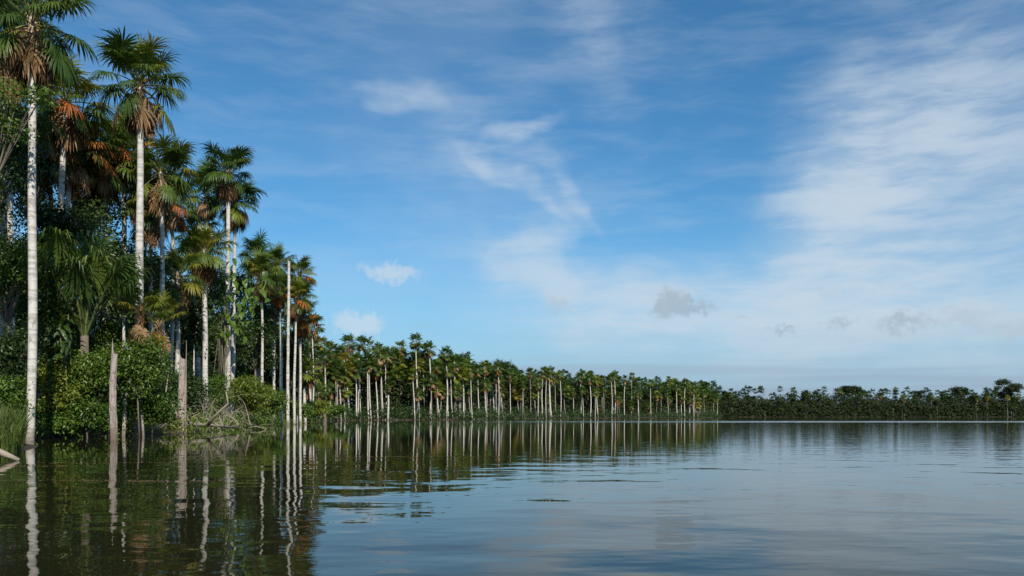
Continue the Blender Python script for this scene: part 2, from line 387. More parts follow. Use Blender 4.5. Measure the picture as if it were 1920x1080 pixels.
# ------------------------------------------------------------------ palm leaves: a long stalk and a round fan of drooping blades
UP = np.array((0, 0, 1.0))
def unit(v): return v / (np.linalg.norm(v) + 1e-9)
def fan_leaf(mb, rng, elev, Lp, Rb, nseg, droop, sag, spread=150, steps=3, az=0.0, base=(0, 0, 0), r0=0.035, fold=0.12, stalk=True, matl=0, mats=0, rad=0.10, tilt=0.0):
    c_, s_ = math.cos(az), math.sin(az)
    def rot(v): return np.array((c_ * v[0] - s_ * v[1], s_ * v[0] + c_ * v[1], v[2]))
    base = np.asarray(base, float)
    pts = [np.array((rad, 0, 0.0))]; k = 5
    for i in range(k):
        e = R(elev - sag * (i + 0.5) / k)
        pts.append(pts[-1] + np.array((math.cos(e), 0, math.sin(e))) * Lp / k)
    e = R(elev - sag)
    tg = np.array((math.cos(e), 0, math.sin(e))); sd = np.array((0, 1.0, 0)); nm = np.cross(tg, sd)
    if tilt: sd, nm = sd * math.cos(tilt) + nm * math.sin(tilt), nm * math.cos(tilt) - sd * math.sin(tilt)
    if nm[2] < -0.2: nm = nm
    if stalk:
        mb.tube([base + rot(q) for q in pts[::1 if nseg > 20 else 2]] + ([base + rot(pts[-1])] if nseg <= 20 else []), np.linspace(r0, r0 * 0.55, len(pts[::1 if nseg > 20 else 2]) + (nseg <= 20)), 4 if nseg > 20 else 3, mats, cap=False)
    c = pts[-1]; cost = 0.28 * Rb
    for j in range(nseg):
        ph = R(spread) * (2 * (j + 0.5) / nseg - 1)
        w0 = 0.5 * Rb * 2 * R(spread) / nseg * 1.02
        st = c + tg * cost * (1 - abs(ph) / R(spread)) ** 1.0
        d = tg * math.cos(ph) + sd * math.sin(ph) + nm * fold * abs(math.sin(ph)) + rng.normal(0, 0.065, 3)
        d = unit(d); L = Rb * (1 - 0.16 * (abs(ph) / R(spread)) ** 2) * rng.uniform(0.78, 1.08)
        dd_ = droop * rng.uniform(0.75, 1.25)
        q = st.copy(); line = [q.copy()]
        for s2 in range(steps):
            g_ = dd_ * ((s2 + 0.4) / steps) ** 1.5 * 1.6
            q = q + unit(d + np.array((0, 0, -1.0)) * g_) * L / steps; line.append(q.copy())
        side = unit(np.cross(nm, d)) 
        if steps == 3: ws = (0.012, w0 * 0.48, w0 * 0.36, 0.0)
        else: ws = (0.012, w0 * 0.55, 0.0)
        vv = []
        for q, w in zip(line, ws):
            if w > 0: vv += [base + rot(q - side * w), base + rot(q + side * w)]
            else: vv += [base + rot(q)]
        if steps == 3: fs = [(0, 1, 3, 2), (2, 3, 5, 4), (4, 5, 6)]
        else: fs = [(0, 1, 3, 2), (2, 3, 4)]
        mb.add(vv, fs, matl)

LIVE_EL = {82: (0.4, 8), 62: (0.65, 14), 42: (1.0, 20), 22: (1.4, 24), 2: (1.8, 26), -22: (2.2, 30)}
LEAF = {}
for mk in ('frond', 'frond_olive', 'frond_orange'):
    for e, (dr, sg) in LIVE_EL.items():
        for v in range(3):
            rng = np.random.default_rng(abs(hash((e, v))) % 1000 + 7 if False else (e + 100) * 10 + v)
            mb = MB()
            fan_leaf(mb, rng, e + rng.uniform(-7, 7), 1.55 * rng.uniform(0.9, 1.1), 1.42 * rng.uniform(0.88, 1.12), 44, dr, sg, spread=160, r0=0.045, mats=1, tilt=rng.uniform(-.35, .35))
            LEAF[mk, e, v] = mb.mesh('palm_leaf', [M[mk], M['petiole']])
DEAD = []
for mk in ('frond_dead', 'frond_orange'):
    for v in range(4):
        rng = np.random.default_rng(900 + v); mb = MB()
        fan_leaf(mb, rng, -5 + rng.uniform(-25, 15), 1.1 * rng.uniform(0.7, 1.15), 1.3 * rng.uniform(0.9, 1.15), 30, 3.2 if v < 3 else 1.6, 62 + rng.uniform(-12, 15), spread=150, r0=0.045, mats=1, fold=0.0, rad=0.16)
        DEAD.append(mb.mesh('dead_palm_leaf', [M[mk], M['frond_dead']]))

def trunk_mesh(name, top, r0, r1, rng, mat, sides=12, n=34, bend=0.15, z0=-0.8, taper=1.0):
    top = np.asarray(top, float); tt = np.linspace(0, 1, n)
    bx, by = rng.normal(0, bend, 2); ph = rng.uniform(0, 6.28, 2)
    pts = np.column_stack([top[0] * tt + bx * np.sin(PI * tt) + 0.06 * np.sin(7 * tt + ph[0]) * np.sin(PI * tt), top[1] * tt + by * np.sin(PI * tt), z0 + (top[2] - z0) * tt])
    bulge = 1 + 0.10 * np.sin(PI * np.clip(tt * 1.3, 0, 1)) + np.where(tt < 0.05, (0.05 - tt) * 5, 0)
    rad = (r0 + (r1 - r0) * tt ** taper) * bulge * (1 + rng.normal(0, 0.018, n))
    mb = MB(); mb.tube(pts, rad, sides)
    return mb.mesh(name, mat, True)

def big_palm(label, group, px, d, py_top, px_base=None, r=(0.24, 0.15), seed=1, live=18, dead=8, mat='frond', mix=0.15, lsc=1.0, orange=0, trunk='trunk', els=None, bend=0.15, dead_extra=(), n_dead_low=0):
    rng = np.random.default_rng(seed)
    px_base = px if px_base is None else px_base
    bx = X(px_base, d); gz = max(-0.25, ground_z(bx, d))
    root = thing('moriche_palm', label, 'palm tree', (bx, d, gz), group=group)
    top = np.array((X(px, d) - bx, rng.normal(0, 0.2), Z(py_top, d) - gz))
    link('trunk', trunk_mesh('palm_trunk', top, r[0], r[1], rng, M[trunk], bend=bend), root)
    # shaggy collar of old leaf bases under the crown
    mb = MB()
    for k in range(26):
        a_ = k * 2.4; h = -1.3 * (k / 26); dr = np.array((math.cos(a_), math.sin(a_), 0))
        b0 = top + dr * r[1] * 0.8 + (0, 0, h); mb.tube([b0, b0 + dr * 0.12 + (0, 0, 0.22), b0 + dr * rng.uniform(0.2, 0.4) + (0, 0, rng.uniform(0.1, 0.5))], [0.07, 0.05, 0.02], 4, 0, False)
    link('leaf_base_collar', mb.mesh('leaf_base_collar', M['frond_dead']), root)
    els = els or ([82] + [62] * 5 + [42] * 6 + [22] * 5 + [2] * 4 + [-22] * 4)
    az0 = rng.uniform(0, 6.28)
    live += 10
    for k in range(live):
        e = els[k % len(els)]
        mk = 'frond_olive' if (rng.random() < mix) != (mat == 'frond_olive') else 'frond'
        o = link('leaf', LEAF[mk, e, int(rng.integers(3))], root, tuple(top + (0, 0, -0.05 - 0.55 * k / live)), az0 + k * 2.39996 + rng.uniform(-0.5, 0.5), 1.04 * lsc * rng.uniform(0.8, 1.12))
    dead = int(dead * 1.5)
    for k in range(dead):
        m2 = DEAD[int(rng.integers(4)) + (4 if k < orange else 0)]
        link('dead_leaf', m2, root, tuple(top + (0, 0, -0.55 - rng.uniform(0, 0.8))), az0 + 1.0 + k * 2.39996 * 1.01 + rng.uniform(-.3, .3), lsc * rng.uniform(0.8, 1.1))
    for az, e in dead_extra:      # single fronds that stand out
        link('leaf' if e > -90 else 'dead_leaf', LEAF['frond_orange' if e > 500 else 'frond', (e - 1000) if e > 500 else e, 1], root, tuple(top + (0, 0, -0.5)), az, lsc * 1.05)
    return root

# ------------------------------------------------------------------ near palms (photo column, distance, crown-base row)
NG = 'tall palms of the near left shore'
big_palm('tallest pale-trunked palm at the left edge, standing in the water beside the grass', NG, 60, 39, 28, 55, (0.185, 0.155), 11, 16, 10, mix=0.1, bend=0.05)
big_palm('tall white palm with a round dark green crown rising alone against the sky', NG, 261, 51, 148, 255, (0.27, 0.16), 12, 19, 7, mix=0.15, bend=0.12,
         els=[82, 62, 62, 62, 62, 62, 42, 42, 42, 42, 42, 42, 62, 22, 22, 22, 22, 2, 2, 22, 2, 2, -22, -22, -22])
big_palm('half-hidden palm close behind the left edge palm, crown just below the top', NG, 118, 55, 178, 122, (0.22, 0.16), 13, 18, 10, mix=0.3, dead_extra=((-1.0, 1002), (-2.0, 1022)))
big_palm('palm with a bright orange dying frond between the two tallest palms', NG, 132, 58, 268, 130, (0.22, 0.16), 14, 16, 12, orange=2, dead_extra=((0.5, 1022), (-0.6, 1042), (-1.3, 1002), (0.0, 1002), (-0.3, 1022)))
big_palm('palm with an orange-brown frond left of the tall white trunk', NG, 200, 62, 296, 205, (0.2, 0.15), 15, 16, 9, mix=0.3, orange=2, dead_extra=((2.6, 1002), (-2.2, 1022), (-2.7, 1042), (-1.2, 1002)))
big_palm('yellow-green crowned palm directly behind the tall white trunk', NG, 232, 64, 270, 225, (0.2, 0.15), 16, 18, 8, mat='frond_olive', mix=0.3, dead_extra=((-0.2, 1022), (-1.0, 1002)))
big_palm('palm with a bushy yellow-green crown right of the tall white trunk', NG, 299, 62, 318, 306, (0.2, 0.14), 17, 20, 9, mat='frond_olive', mix=0.5, bend=0.25)
big_palm('short palm with its crown hanging below the bushy yellow-green one', NG, 284, 64, 384, 291, (0.19, 0.14), 18, 15, 6, lsc=0.85, mix=0.2)
big_palm('tallest palm of the trio past the gap in the sky, crown on top', NG, 428, 84, 318, 424, (0.26, 0.18), 19, 19, 8, mix=0.1, bend=0.1)
big_palm('dark palm leaning left out of the trio behind the slim palm', NG, 388, 88, 352, 377, (0.24, 0.17), 20, 18, 9, mix=0.05)
big_palm('lower palm right of the trio with brown fronds hanging on its right', NG, 440, 86, 372, 432, (0.22, 0.16), 21, 16, 10, mix=0.1)
big_palm('slim palm with a bright spiky crown standing in the driftwood', NG, 386, 80, 468, 387, (0.25, 0.2), 22, 20, 10, mat='frond_olive', mix=0.5, bend=0.05)
big_palm('darker palm crown just behind and left of the slim spiky palm', NG, 366, 92, 432, 373, (0.25, 0.18), 23, 17, 6, mix=0.1)
big_palm('squat olive palm in the shade between the white trunks and the slim palm', NG, 330, 74, 512, 334, (0.2, 0.17), 24, 17, 7, mat='frond_olive', mix=0.5, lsc=1.0)
big_palm('dark palm in the top left corner, half cut off by the edge', NG, 6, 47, 70, 8, (0.2, 0.16), 25, 18, 14, mix=0.1)
big_palm('lower shaded palm below the top left corner, full of dead fronds', NG, 30, 52, 190, 34, (0.2, 0.16), 26, 14, 16, mix=0.1, orange=4)
big_palm('rust-fringed palm crown low between the left edge palm and the orange one', NG, 88, 61, 255, 90, (0.18, 0.14), 27, 14, 14, mix=0.3, orange=6, dead_extra=((-1.4, 1002), (-0.6, 1022)))
big_palm('palm with brown hanging fronds left of the tall white trunk, below the orange-fringed crowns', NG, 172, 68, 345, 174, (0.18, 0.14), 28, 14, 16, mix=0.3, orange=5, dead_extra=((-1.7, 1002),))
big_palm('thin palm seen just right of the tall white trunk at mid height', NG, 270, 74, 352, 274, (0.18, 0.13), 29, 16, 8, mix=0.4)
big_palm('thin dark palm right of the bushy yellow-green one, low against the sky', NG, 322, 76, 372, 318, (0.18, 0.13), 30, 12, 10, mix=0.2, orange=3, dead_extra=((-1.0, 1002),))
MG = 'cluster of palms at the point of the near shore'
big_palm('broad green-and-brown palm left of the bare dead trunk', MG, 490, 106, 512, 492, (0.175, 0.125), 31, 20, 14, mat='frond_olive', mix=0.5, lsc=1.05)
big_palm('palm at the back left of the point cluster, topmost crown', MG, 482, 116, 478, 484, (0.175, 0.125), 32, 17, 8, mix=0.1, lsc=1.0)
big_palm('small high crown touching the bare dead trunk on its left', MG, 519, 114, 492, 513, (0.175, 0.125), 33, 17, 8, mix=0.2, lsc=0.95)
big_palm('palm with a red dying frond just left of the bare dead trunk', MG, 526, 111, 540, 529, (0.175, 0.125), 34, 16, 9, orange=3, mat='frond_olive', mix=0.5, lsc=0.9)
big_palm('topmost yellow-green palm right of the bare dead trunk', MG, 563, 116, 512, 558, (0.175, 0.125), 35, 17, 6, mat='frond_olive', mix=0.3, lsc=0.95, dead_extra=((-0.4, 1002),))
big_palm('full green palm in the middle of the cluster right of the dead trunk', MG, 556, 112, 556, 552, (0.175, 0.125), 36, 19, 9, mix=0.45, lsc=1.0, orange=3, dead_extra=((-0.8, 1002), (-1.9, 1022)))
big_palm('palm with a big brown drooping skirt at the right tip of the point', MG, 564, 115, 590, 564, (0.175, 0.125), 37, 8, 18, mat='frond_olive', mix=0.5, orange=10, lsc=0.95, dead_extra=((0.1, 1002), (-0.5, 1022), (-1.2, 1002), (-2.2, 1022)))
big_palm('thin palm tucked behind the others near the foot of the point cluster', MG, 510, 120, 566, 512, (0.175, 0.125), 38, 15, 8, mix=0.3, lsc=0.9)

# ------------------------------------------------------------------ broadleaf foliage
def soup(name, verts, tris, mats, mi=None):
    me = bpy.data.meshes.new(name)
    verts = np.asarray(verts, np.float32).reshape(-1, 3); tris = np.asarray(tris, np.int32).reshape(-1, 3)
    me.vertices.add(len(verts)); me.vertices.foreach_set('co', verts.ravel())
    me.loops.add(tris.size); me.loops.foreach_set('vertex_index', tris.ravel())
    me.polygons.add(len(tris)); me.polygons.foreach_set('loop_start', np.arange(0, tris.size, 3, dtype=np.int32))
    for m_ in (mats if isinstance(mats, (list, tuple)) else [mats]): me.materials.append(m_)
    if mi is not None: me.polygons.foreach_set('material_index', np.asarray(mi, np.int32))
    me.update(calc_edges=True); me.validate()
    return me

def leaves(rng, P, out, size, up=0.65, droop=0.3, wid=0.5):
    """one folded leaf (4 vertices, 2 triangles) at each point"""
    n = len(P)
    nm = out * 0.55 + np.array((0, 0, up)) + rng.normal(0, 0.55, (n, 3)); nm /= np.linalg.norm(nm, axis=1)[:, None]
    a_ = np.cross(nm, rng.normal(0, 1, (n, 3))); a_ /= np.linalg.norm(a_, axis=1)[:, None] + 1e-9
    a_[:, 2] -= droop; a_ /= np.linalg.norm(a_, axis=1)[:, None]
    b_ = np.cross(nm, a_); b_ /= np.linalg.norm(b_, axis=1)[:, None] + 1e-9
    L = (size * rng.uniform(0.5, 1.6, n))[:, None]; w = L * wid * 0.5
    mid = P + a_ * L * 0.45
    V_ = np.stack([P, mid + b_ * w + nm * L * 0.08, P + a_ * L - np.array((0, 0, 1.0)) * L * 0.12, mid - b_ * w + nm * L * 0.08], 1).reshape(-1, 3)
    i = np.arange(n)[:, None] * 4
    T_ = np.concatenate([i + (0, 1, 2), i + (0, 2, 3)], 1).reshape(-1, 3)
    return V_, T_

def leaf_points(rng, lobes, n, per=11, sp=0.3, inner=0.32, ragged=0.42):
    lb = np.asarray(lobes, float)
    area = (lb[:, 3] * lb[:, 4] + lb[:, 3] * lb[:, 5] + lb[:, 4] * lb[:, 5])
    nt = max(1, n // per)
    k = rng.choice(len(lb), nt, p=area / area.sum())
    dv = rng.normal(0, 1, (nt, 3)); dv /= np.linalg.norm(dv, axis=1)[:, None]
    dv[:, 2] = np.where(dv[:, 2] < -0.35, -dv[:, 2], dv[:, 2])
    rr = np.where(rng.random(nt) < inner, rng.uniform(0.3, 0.8, nt), 1.0 + rng.normal(0, ragged * 0.5, nt))
    c_ = lb[k, :3] + dv * lb[k, 3:6] * rr[:, None]
    P_ = np.repeat(c_, per, 0) + rng.normal(0, sp, (nt * per, 3)) * (1, 1, 0.6)
    return P_, np.repeat(dv, per, 0)

def lobes_for(rng, rx, ry, rz, k, c=(0, 0, 0)):
    """uneven set of lobes filling an ellipsoid"""
    L = []
    for i in range(k):
        dv = rng.normal(0, 1, 3); dv /= np.linalg.norm(dv); f = rng.uniform(0.35, 0.8)
        s_ = rng.uniform(0.26, 0.5)
        L.append((c[0] + dv[0] * rx * f, c[1] + dv[1] * ry * f, c[2] + dv[2] * rz * f, rx * s_, ry * s_, rz * s_ * 0.9))
    return L

def bush(name, cat, label, px, d, pyc, rx, rz, mat, n=5200, size=0.17, seed=0, k=9, ry=None, group=None, trunk=None, extra=(), wid=0.5, sp=0.3):
    """a shrub or broadleaf tree: stem with limbs, and a crown of leaves spread through uneven lobes"""
    rng = np.random.default_rng(abs(seed) * 7 + 3)
    x = X(px, d); gz = max(0.0, ground_z(x, d)); cz = Z(pyc, d) - gz
    root = thing(name, label, cat, (x, d, gz), group=group)
    ry = ry or rx * 0.9
    lb = lobes_for(rng, rx, ry, rz, k, (0, 0, cz)) + list(extra)
    P_, O_ = leaf_points(rng, lb, n, sp=sp)
    keep = P_[:, 2] > 0.05 - gz * 0.5
    V_, T_ = leaves(rng, P_[keep], O_[keep], size, wid=wid)
    link('foliage', soup('foliage', V_, T_, M[mat]), root)
    mb = MB(); tr = trunk or 0.05
    fork = np.array((rng.normal(0, 0.15), rng.normal(0, 0.15), max(0.25, cz - rz * 0.7)))
    mb.tube([(0, 0, -0.4), fork * (0.6, 0.6, 0.5), fork], [tr * 1.2, tr, tr * 0.85], 7)
    for l in lb:
        e = np.array(l[:3]); m0 = (fork + e) / 2 + rng.normal(0, 0.15, 3)
        mb.tube([fork, m0, e], [tr * 0.6, tr * 0.4, tr * 0.15], 5, cap=False)
        for _ in range(3):
            q = e + rng.normal(0, 0.55, 3) * np.array(l[3:6]); mb.tube([m0, (m0 + q) / 2 + rng.normal(0, 0.1, 3), q], [tr * 0.25, tr * 0.16, tr * 0.05], 4, cap=False)
    link('stem', mb.mesh('stem', M['branch'], True), root)
    return root

TG = 'broadleaf trees of the near jungle wall'
m1 = 44 / FPX
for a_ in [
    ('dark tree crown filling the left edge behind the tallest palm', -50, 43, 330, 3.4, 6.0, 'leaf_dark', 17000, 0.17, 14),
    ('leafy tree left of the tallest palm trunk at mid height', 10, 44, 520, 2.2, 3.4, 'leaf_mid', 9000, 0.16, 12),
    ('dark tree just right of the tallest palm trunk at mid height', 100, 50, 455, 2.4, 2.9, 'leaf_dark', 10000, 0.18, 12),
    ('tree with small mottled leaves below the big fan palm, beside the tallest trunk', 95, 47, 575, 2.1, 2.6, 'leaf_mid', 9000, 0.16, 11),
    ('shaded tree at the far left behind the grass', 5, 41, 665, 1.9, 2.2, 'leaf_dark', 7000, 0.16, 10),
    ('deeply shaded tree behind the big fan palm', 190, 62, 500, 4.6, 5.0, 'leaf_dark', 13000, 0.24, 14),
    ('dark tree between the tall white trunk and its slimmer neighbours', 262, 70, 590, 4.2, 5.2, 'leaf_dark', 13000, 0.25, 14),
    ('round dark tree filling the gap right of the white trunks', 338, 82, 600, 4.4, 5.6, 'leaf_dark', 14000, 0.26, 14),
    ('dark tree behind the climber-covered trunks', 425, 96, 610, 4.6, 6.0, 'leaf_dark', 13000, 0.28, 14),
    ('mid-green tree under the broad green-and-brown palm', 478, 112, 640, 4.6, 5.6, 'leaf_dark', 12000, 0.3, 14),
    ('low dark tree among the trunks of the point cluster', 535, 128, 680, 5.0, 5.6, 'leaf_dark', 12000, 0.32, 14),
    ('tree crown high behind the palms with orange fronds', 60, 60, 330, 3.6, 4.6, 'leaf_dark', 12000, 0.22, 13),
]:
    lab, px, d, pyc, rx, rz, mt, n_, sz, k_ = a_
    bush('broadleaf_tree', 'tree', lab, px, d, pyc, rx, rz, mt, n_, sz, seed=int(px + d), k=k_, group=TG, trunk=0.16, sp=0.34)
# branch that hangs across the tallest palm
bush('broadleaf_tree', 'tree', 'bright-leaved tree at the left edge with a branch across the tallest palm', -95, 37.4, 330, 1.8, 4.6, 'leaf_mid', 9000, 0.15, seed=77, k=9, group=TG, trunk=0.14,
     extra=[(X(0, 37.4) - X(-95, 37.4), -0.4, Z(205, 37.4) - 0.4, 1.0, 0.7, 0.7), (X(45, 37.4) - X(-95, 37.4), -0.5, Z(190, 37.4) - 0.4, 0.7, 0.5, 0.35),
            (X(88, 37.4) - X(-95, 37.4), -0.5, Z(186, 37.4) - 0.4, 0.55, 0.4, 0.3), (X(15, 37.4) - X(-95, 37.4), -0.4, Z(170, 37.4) - 0.4, 0.6, 0.5, 0.4), (X(20, 37.4) - X(-95, 37.4), -0.3, Z(250, 37.4) - 0.4, 0.8, 0.6, 0.6)])

SG = 'shrubs along the near water edge'
for i, a_ in enumerate([
    ('yellowish shrub over the water just right of the tallest palm trunk', 100, 45.5, 735, 1.25, 1.5, 'leaf_lime', 4200, 0.15),
    ('ragged green shrub halfway from the tallest palm to the broken stump', 150, 46.5, 705, 1.3, 1.2, 'leaf_mid', 4200, 0.15),
    ('big bright green bush between the broken stump and the driftwood', 262, 48.5, 690, 1.9, 2.2, 'leaf_mid', 9000, 0.15),
    ('lower part shrub spilling to the water right of the broken stump', 285, 50, 762, 1.5, 1.15, 'leaf_mid', 5200, 0.15),
    ('low leafy shrub at the waterline left of the broken stump', 165, 46.2, 780, 1.3, 0.85, 'leaf_mid', 4200, 0.16),
    ('small glossy shrub dipping into the water near the tallest palm', 115, 45.2, 800, 0.9, 0.55, 'leaf_mid', 2200, 0.17),
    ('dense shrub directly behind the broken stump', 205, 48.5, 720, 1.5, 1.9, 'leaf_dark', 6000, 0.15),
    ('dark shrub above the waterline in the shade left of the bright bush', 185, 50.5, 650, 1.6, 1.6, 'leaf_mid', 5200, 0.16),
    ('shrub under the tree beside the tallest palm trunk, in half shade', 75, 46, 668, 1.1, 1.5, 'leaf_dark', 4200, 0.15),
    ('dark bush behind the driftwood, left of the short grey stump', 318, 61, 735, 1.9, 2.2, 'leaf_dark', 5500, 0.18),
    ('shaded bush behind the short grey stump', 358, 72, 735, 2.1, 2.4, 'leaf_dark', 5500, 0.2),
    ('tangled grey-green shrub behind the driftwood twigs', 405, 82, 740, 2.2, 1.9, 'leaf_mid', 4200, 0.19),
    ('bright yellow-green bush right of the driftwood', 455, 86, 730, 2.6, 2.2, 'leaf_lime', 8000, 0.2),
    ('yellow-green bush left of the thin trunk in the water', 480, 92, 752, 2.2, 1.8, 'leaf_lime', 6000, 0.2),
    ('green bush between the thin trunk and the bare dead trunk', 512, 104, 752, 2.4, 2.2, 'leaf_mid', 6000, 0.22),
    ('small green bush at the foot of the bare dead trunk', 556, 117, 768, 2.4, 1.6, 'leaf_mid', 5000, 0.22),
    ('low bush on the bank right of the point cluster', 590, 128, 768, 2.4, 1.6, 'leaf_lime', 5000, 0.22),
    ('little shrub over the bank past the point', 622, 150, 772, 2.6, 1.5, 'leaf_mid', 4500, 0.26),
    ('shrub at the far left above the grass', 12, 38.5, 745, 1.1, 0.9, 'leaf_mid', 3000, 0.14),
]):
    lab, px, d, pyc, rx, rz, mt, n_, sz = a_
    bush('shrub', 'shrub', lab, px, d, pyc, rx, rz, mt, int(n_ * 1.15), sz, seed=300 + i, k=10, group=SG, trunk=0.045)

# ------------------------------------------------------------------ the huge stemless fan palm
rng = np.random.default_rng(41)
d = 47.6; root = thing('young_fan_palm', 'huge stemless fan palm with long bare leaf stalks left of the tall white trunk', 'palm tree', (X(158, d), d, 0.4))
z0 = Z(612, d) - 0.4
for k in range(21):
    el = 92 - 1.7 * k + rng.uniform(-4, 4); Lp = rng.uniform(2.9, 4.9); mb = MB()
    fan_leaf(mb, rng, max(el, 38), Lp, rng.uniform(1.7, 2.2), 50, 1.5, 10 + rng.uniform(0, 16), spread=155, r0=0.075, mats=1, rad=0.12, tilt=rng.uniform(-.4, .4), fold=-0.1)
    link('leaf', mb.mesh('giant_fan_leaf', [M['frond'], M['petiole_dark']]), root, (0, 0, z0 - 0.5), k * 2.39996 + 0.4)
mb = MB(); mb.tube([(0, 0, -0.5), (0.02, 0, 1.2), (0, 0.03, max(1.5, z0 - 0.2))], [0.3, 0.27, 0.2], 10)
link('stem', mb.mesh('stem', M['branch'], True), root)

# ------------------------------------------------------------------ undergrowth that fills the shade (uncountable)
def shore_pts(rng, n, y0, y1, off0, off1, pw=1.0):
    idx = np.where((SHP[:, 1] >= y0) & (SHP[:, 1] <= y1) & (SHP[:, 0] < 700))[0]
    i = rng.choice(idx, n); o = off0 + (off1 - off0) * rng.random(n) ** pw
    return SHP[i] + SHN[i] * o[:, None] + rng.normal(0, 1.0, (n, 2)), o
def undergrowth(name, label, seed, y0, y1, ntw, per, size, sp, off, zr, mats, flat=False):
    rng = np.random.default_rng(seed)
    q, o = shore_pts(rng, ntw, y0, y1, off[0], off[1])
    ph = rng.uniform(0, 6.28, 4)
    hill = 0.62 + 0.20 * np.sin(q[:, 1] * 0.31 + ph[0]) + 0.18 * np.sin(q[:, 0] * 0.53 + q[:, 1] * 0.12 + ph[1]) + 0.12 * np.sin(q[:, 1] * 1.1 + ph[2])
    z = zr[0] + (zr[1] - zr[0]) * np.clip(hill, 0.15, 1) * rng.random(ntw) ** 0.8 * np.clip(0.35 + (o - off[0]) / max(1e-3, off[1] - off[0]), 0, 1)
    if flat: z = zr[0] + (zr[1] - zr[0]) * rng.random(ntw) * (0.55 + 0.6 * np.clip(hill, 0.2, 1) - 0.15) * np.clip(0.7 + 0.6 * (o - off[0]) / (off[1] - off[0]), 0, 1)
    c_ = np.column_stack([q, z])
    P_ = np.repeat(c_, per, 0) + rng.normal(0, sp, (len(c_) * per, 3)); P_ = P_[P_[:, 2] > 0.02]
    O_ = rng.normal(0, 0.4, P_.shape) + (0.1, -0.8, 0.3)
    V_, T_ = leaves(rng, P_, O_, size)
    mi = (np.repeat(np.sin(P_[:, 0] * 0.45 + ph[3]) + np.sin(P_[:, 1] * 0.27) + rng.normal(0, 0.5, len(P_)) > 0.7, 2)).astype(int)
    return link(name, soup(name, V_, T_, [M[k] for k in mats], mi), label=label, category='undergrowth', kind='stuff')
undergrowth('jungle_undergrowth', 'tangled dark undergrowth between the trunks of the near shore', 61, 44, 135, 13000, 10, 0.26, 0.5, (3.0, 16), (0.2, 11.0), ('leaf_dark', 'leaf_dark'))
undergrowth('bank_undergrowth', 'low leafy growth along the near bank', 62, 44, 150, 4200, 10, 0.17, 0.3, (0.1, 3.0), (0.05, 2.4), ('leaf_mid', 'leaf_lime'))
undergrowth('far_undergrowth', 'shaded undergrowth behind the palm trunks of the middle shore', 63, 118, 556, 30000, 8, 0.85, 0.9, (5.5, 19), (0.3, 17.0), ('far_leaf_shaded', 'far_leaf_shaded'), flat=True)
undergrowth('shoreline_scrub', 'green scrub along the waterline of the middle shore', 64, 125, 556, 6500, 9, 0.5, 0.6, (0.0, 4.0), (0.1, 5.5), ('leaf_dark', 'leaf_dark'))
undergrowth('far_shore_undergrowth', 'dark undergrowth of the far right shore', 65, 540, 612, 24000, 8, 1.1, 0.8, (-0.4, 12), (0.2, 17.0), ('far_leaf_shaded', 'far_leaf_shaded'), flat=True)
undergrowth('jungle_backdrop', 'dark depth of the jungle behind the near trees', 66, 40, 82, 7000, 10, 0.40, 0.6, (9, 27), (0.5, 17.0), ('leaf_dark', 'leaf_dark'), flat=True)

# ------------------------------------------------------------------ palms of the middle and far shore
def mid_crown(seed, mat, nl=22, nseg=13, el0=80, el1=-18, Lp=1.35, Rb=1.3):
    rng = np.random.default_rng(seed); mb = MB()
    for k in range(nl):
        e = el0 + (el1 - el0) * (k / (nl - 1)) ** 0.9 + rng.uniform(-8, 8)
        fan_leaf(mb, rng, e, Lp * rng.uniform(0.85, 1.15), Rb * rng.uniform(0.85, 1.12), nseg, 0.35 + 0.5 * k / nl, 10 + 16 * k / nl, steps=2, az=k * 2.4 + rng.uniform(-.3, .3), base=(0, 0, -0.5 * k / nl), r0=0.04, mats=1, tilt=rng.uniform(-.4, .4))
    return mb.mesh('palm_crown', [M[mat], M['petiole']])
def mid_skirt(seed, mat, nl=10, nseg=11):
    rng = np.random.default_rng(seed); mb = MB()
    for k in range(nl):
        fan_leaf(mb, rng, rng.uniform(-35, 10), rng.uniform(0.7, 1.15), rng.uniform(1.1, 1.5), nseg, 2.6, 60 + rng.uniform(-15, 15), steps=2, az=k * 2.4 + rng.uniform(-.4, .4), base=(0, 0, -0.5 - rng.uniform(0, 0.8)), r0=0.04, fold=0, rad=0.15)
    return mb.mesh('dead_leaf_skirt', M[mat])
CROWN = {'g': [mid_crown(500 + i, 'frond') for i in range(6)], 'o': [mid_crown(520 + i, 'frond_olive') for i in range(4)]}
SKIRT = {'d': [mid_skirt(540 + i, 'frond_dead', 8 + i) for i in range(5)], 'r': [mid_skirt(550 + i, 'frond_orange') for i in range(2)]}
TRUNKS = {}
for H in (6, 9, 12, 15, 18, 21, 24):
    for v in range(3):
        for mk in ('trunk', 'trunk_grey'):
            rng = np.random.default_rng(H * 10 + v)
            TRUNKS[H, v, mk] = trunk_mesh('palm_trunk', (rng.normal(0, 0.45), rng.normal(0, 0.45), H), 0.21, 0.15, rng, M[mk], sides=8, n=14, bend=0.22)
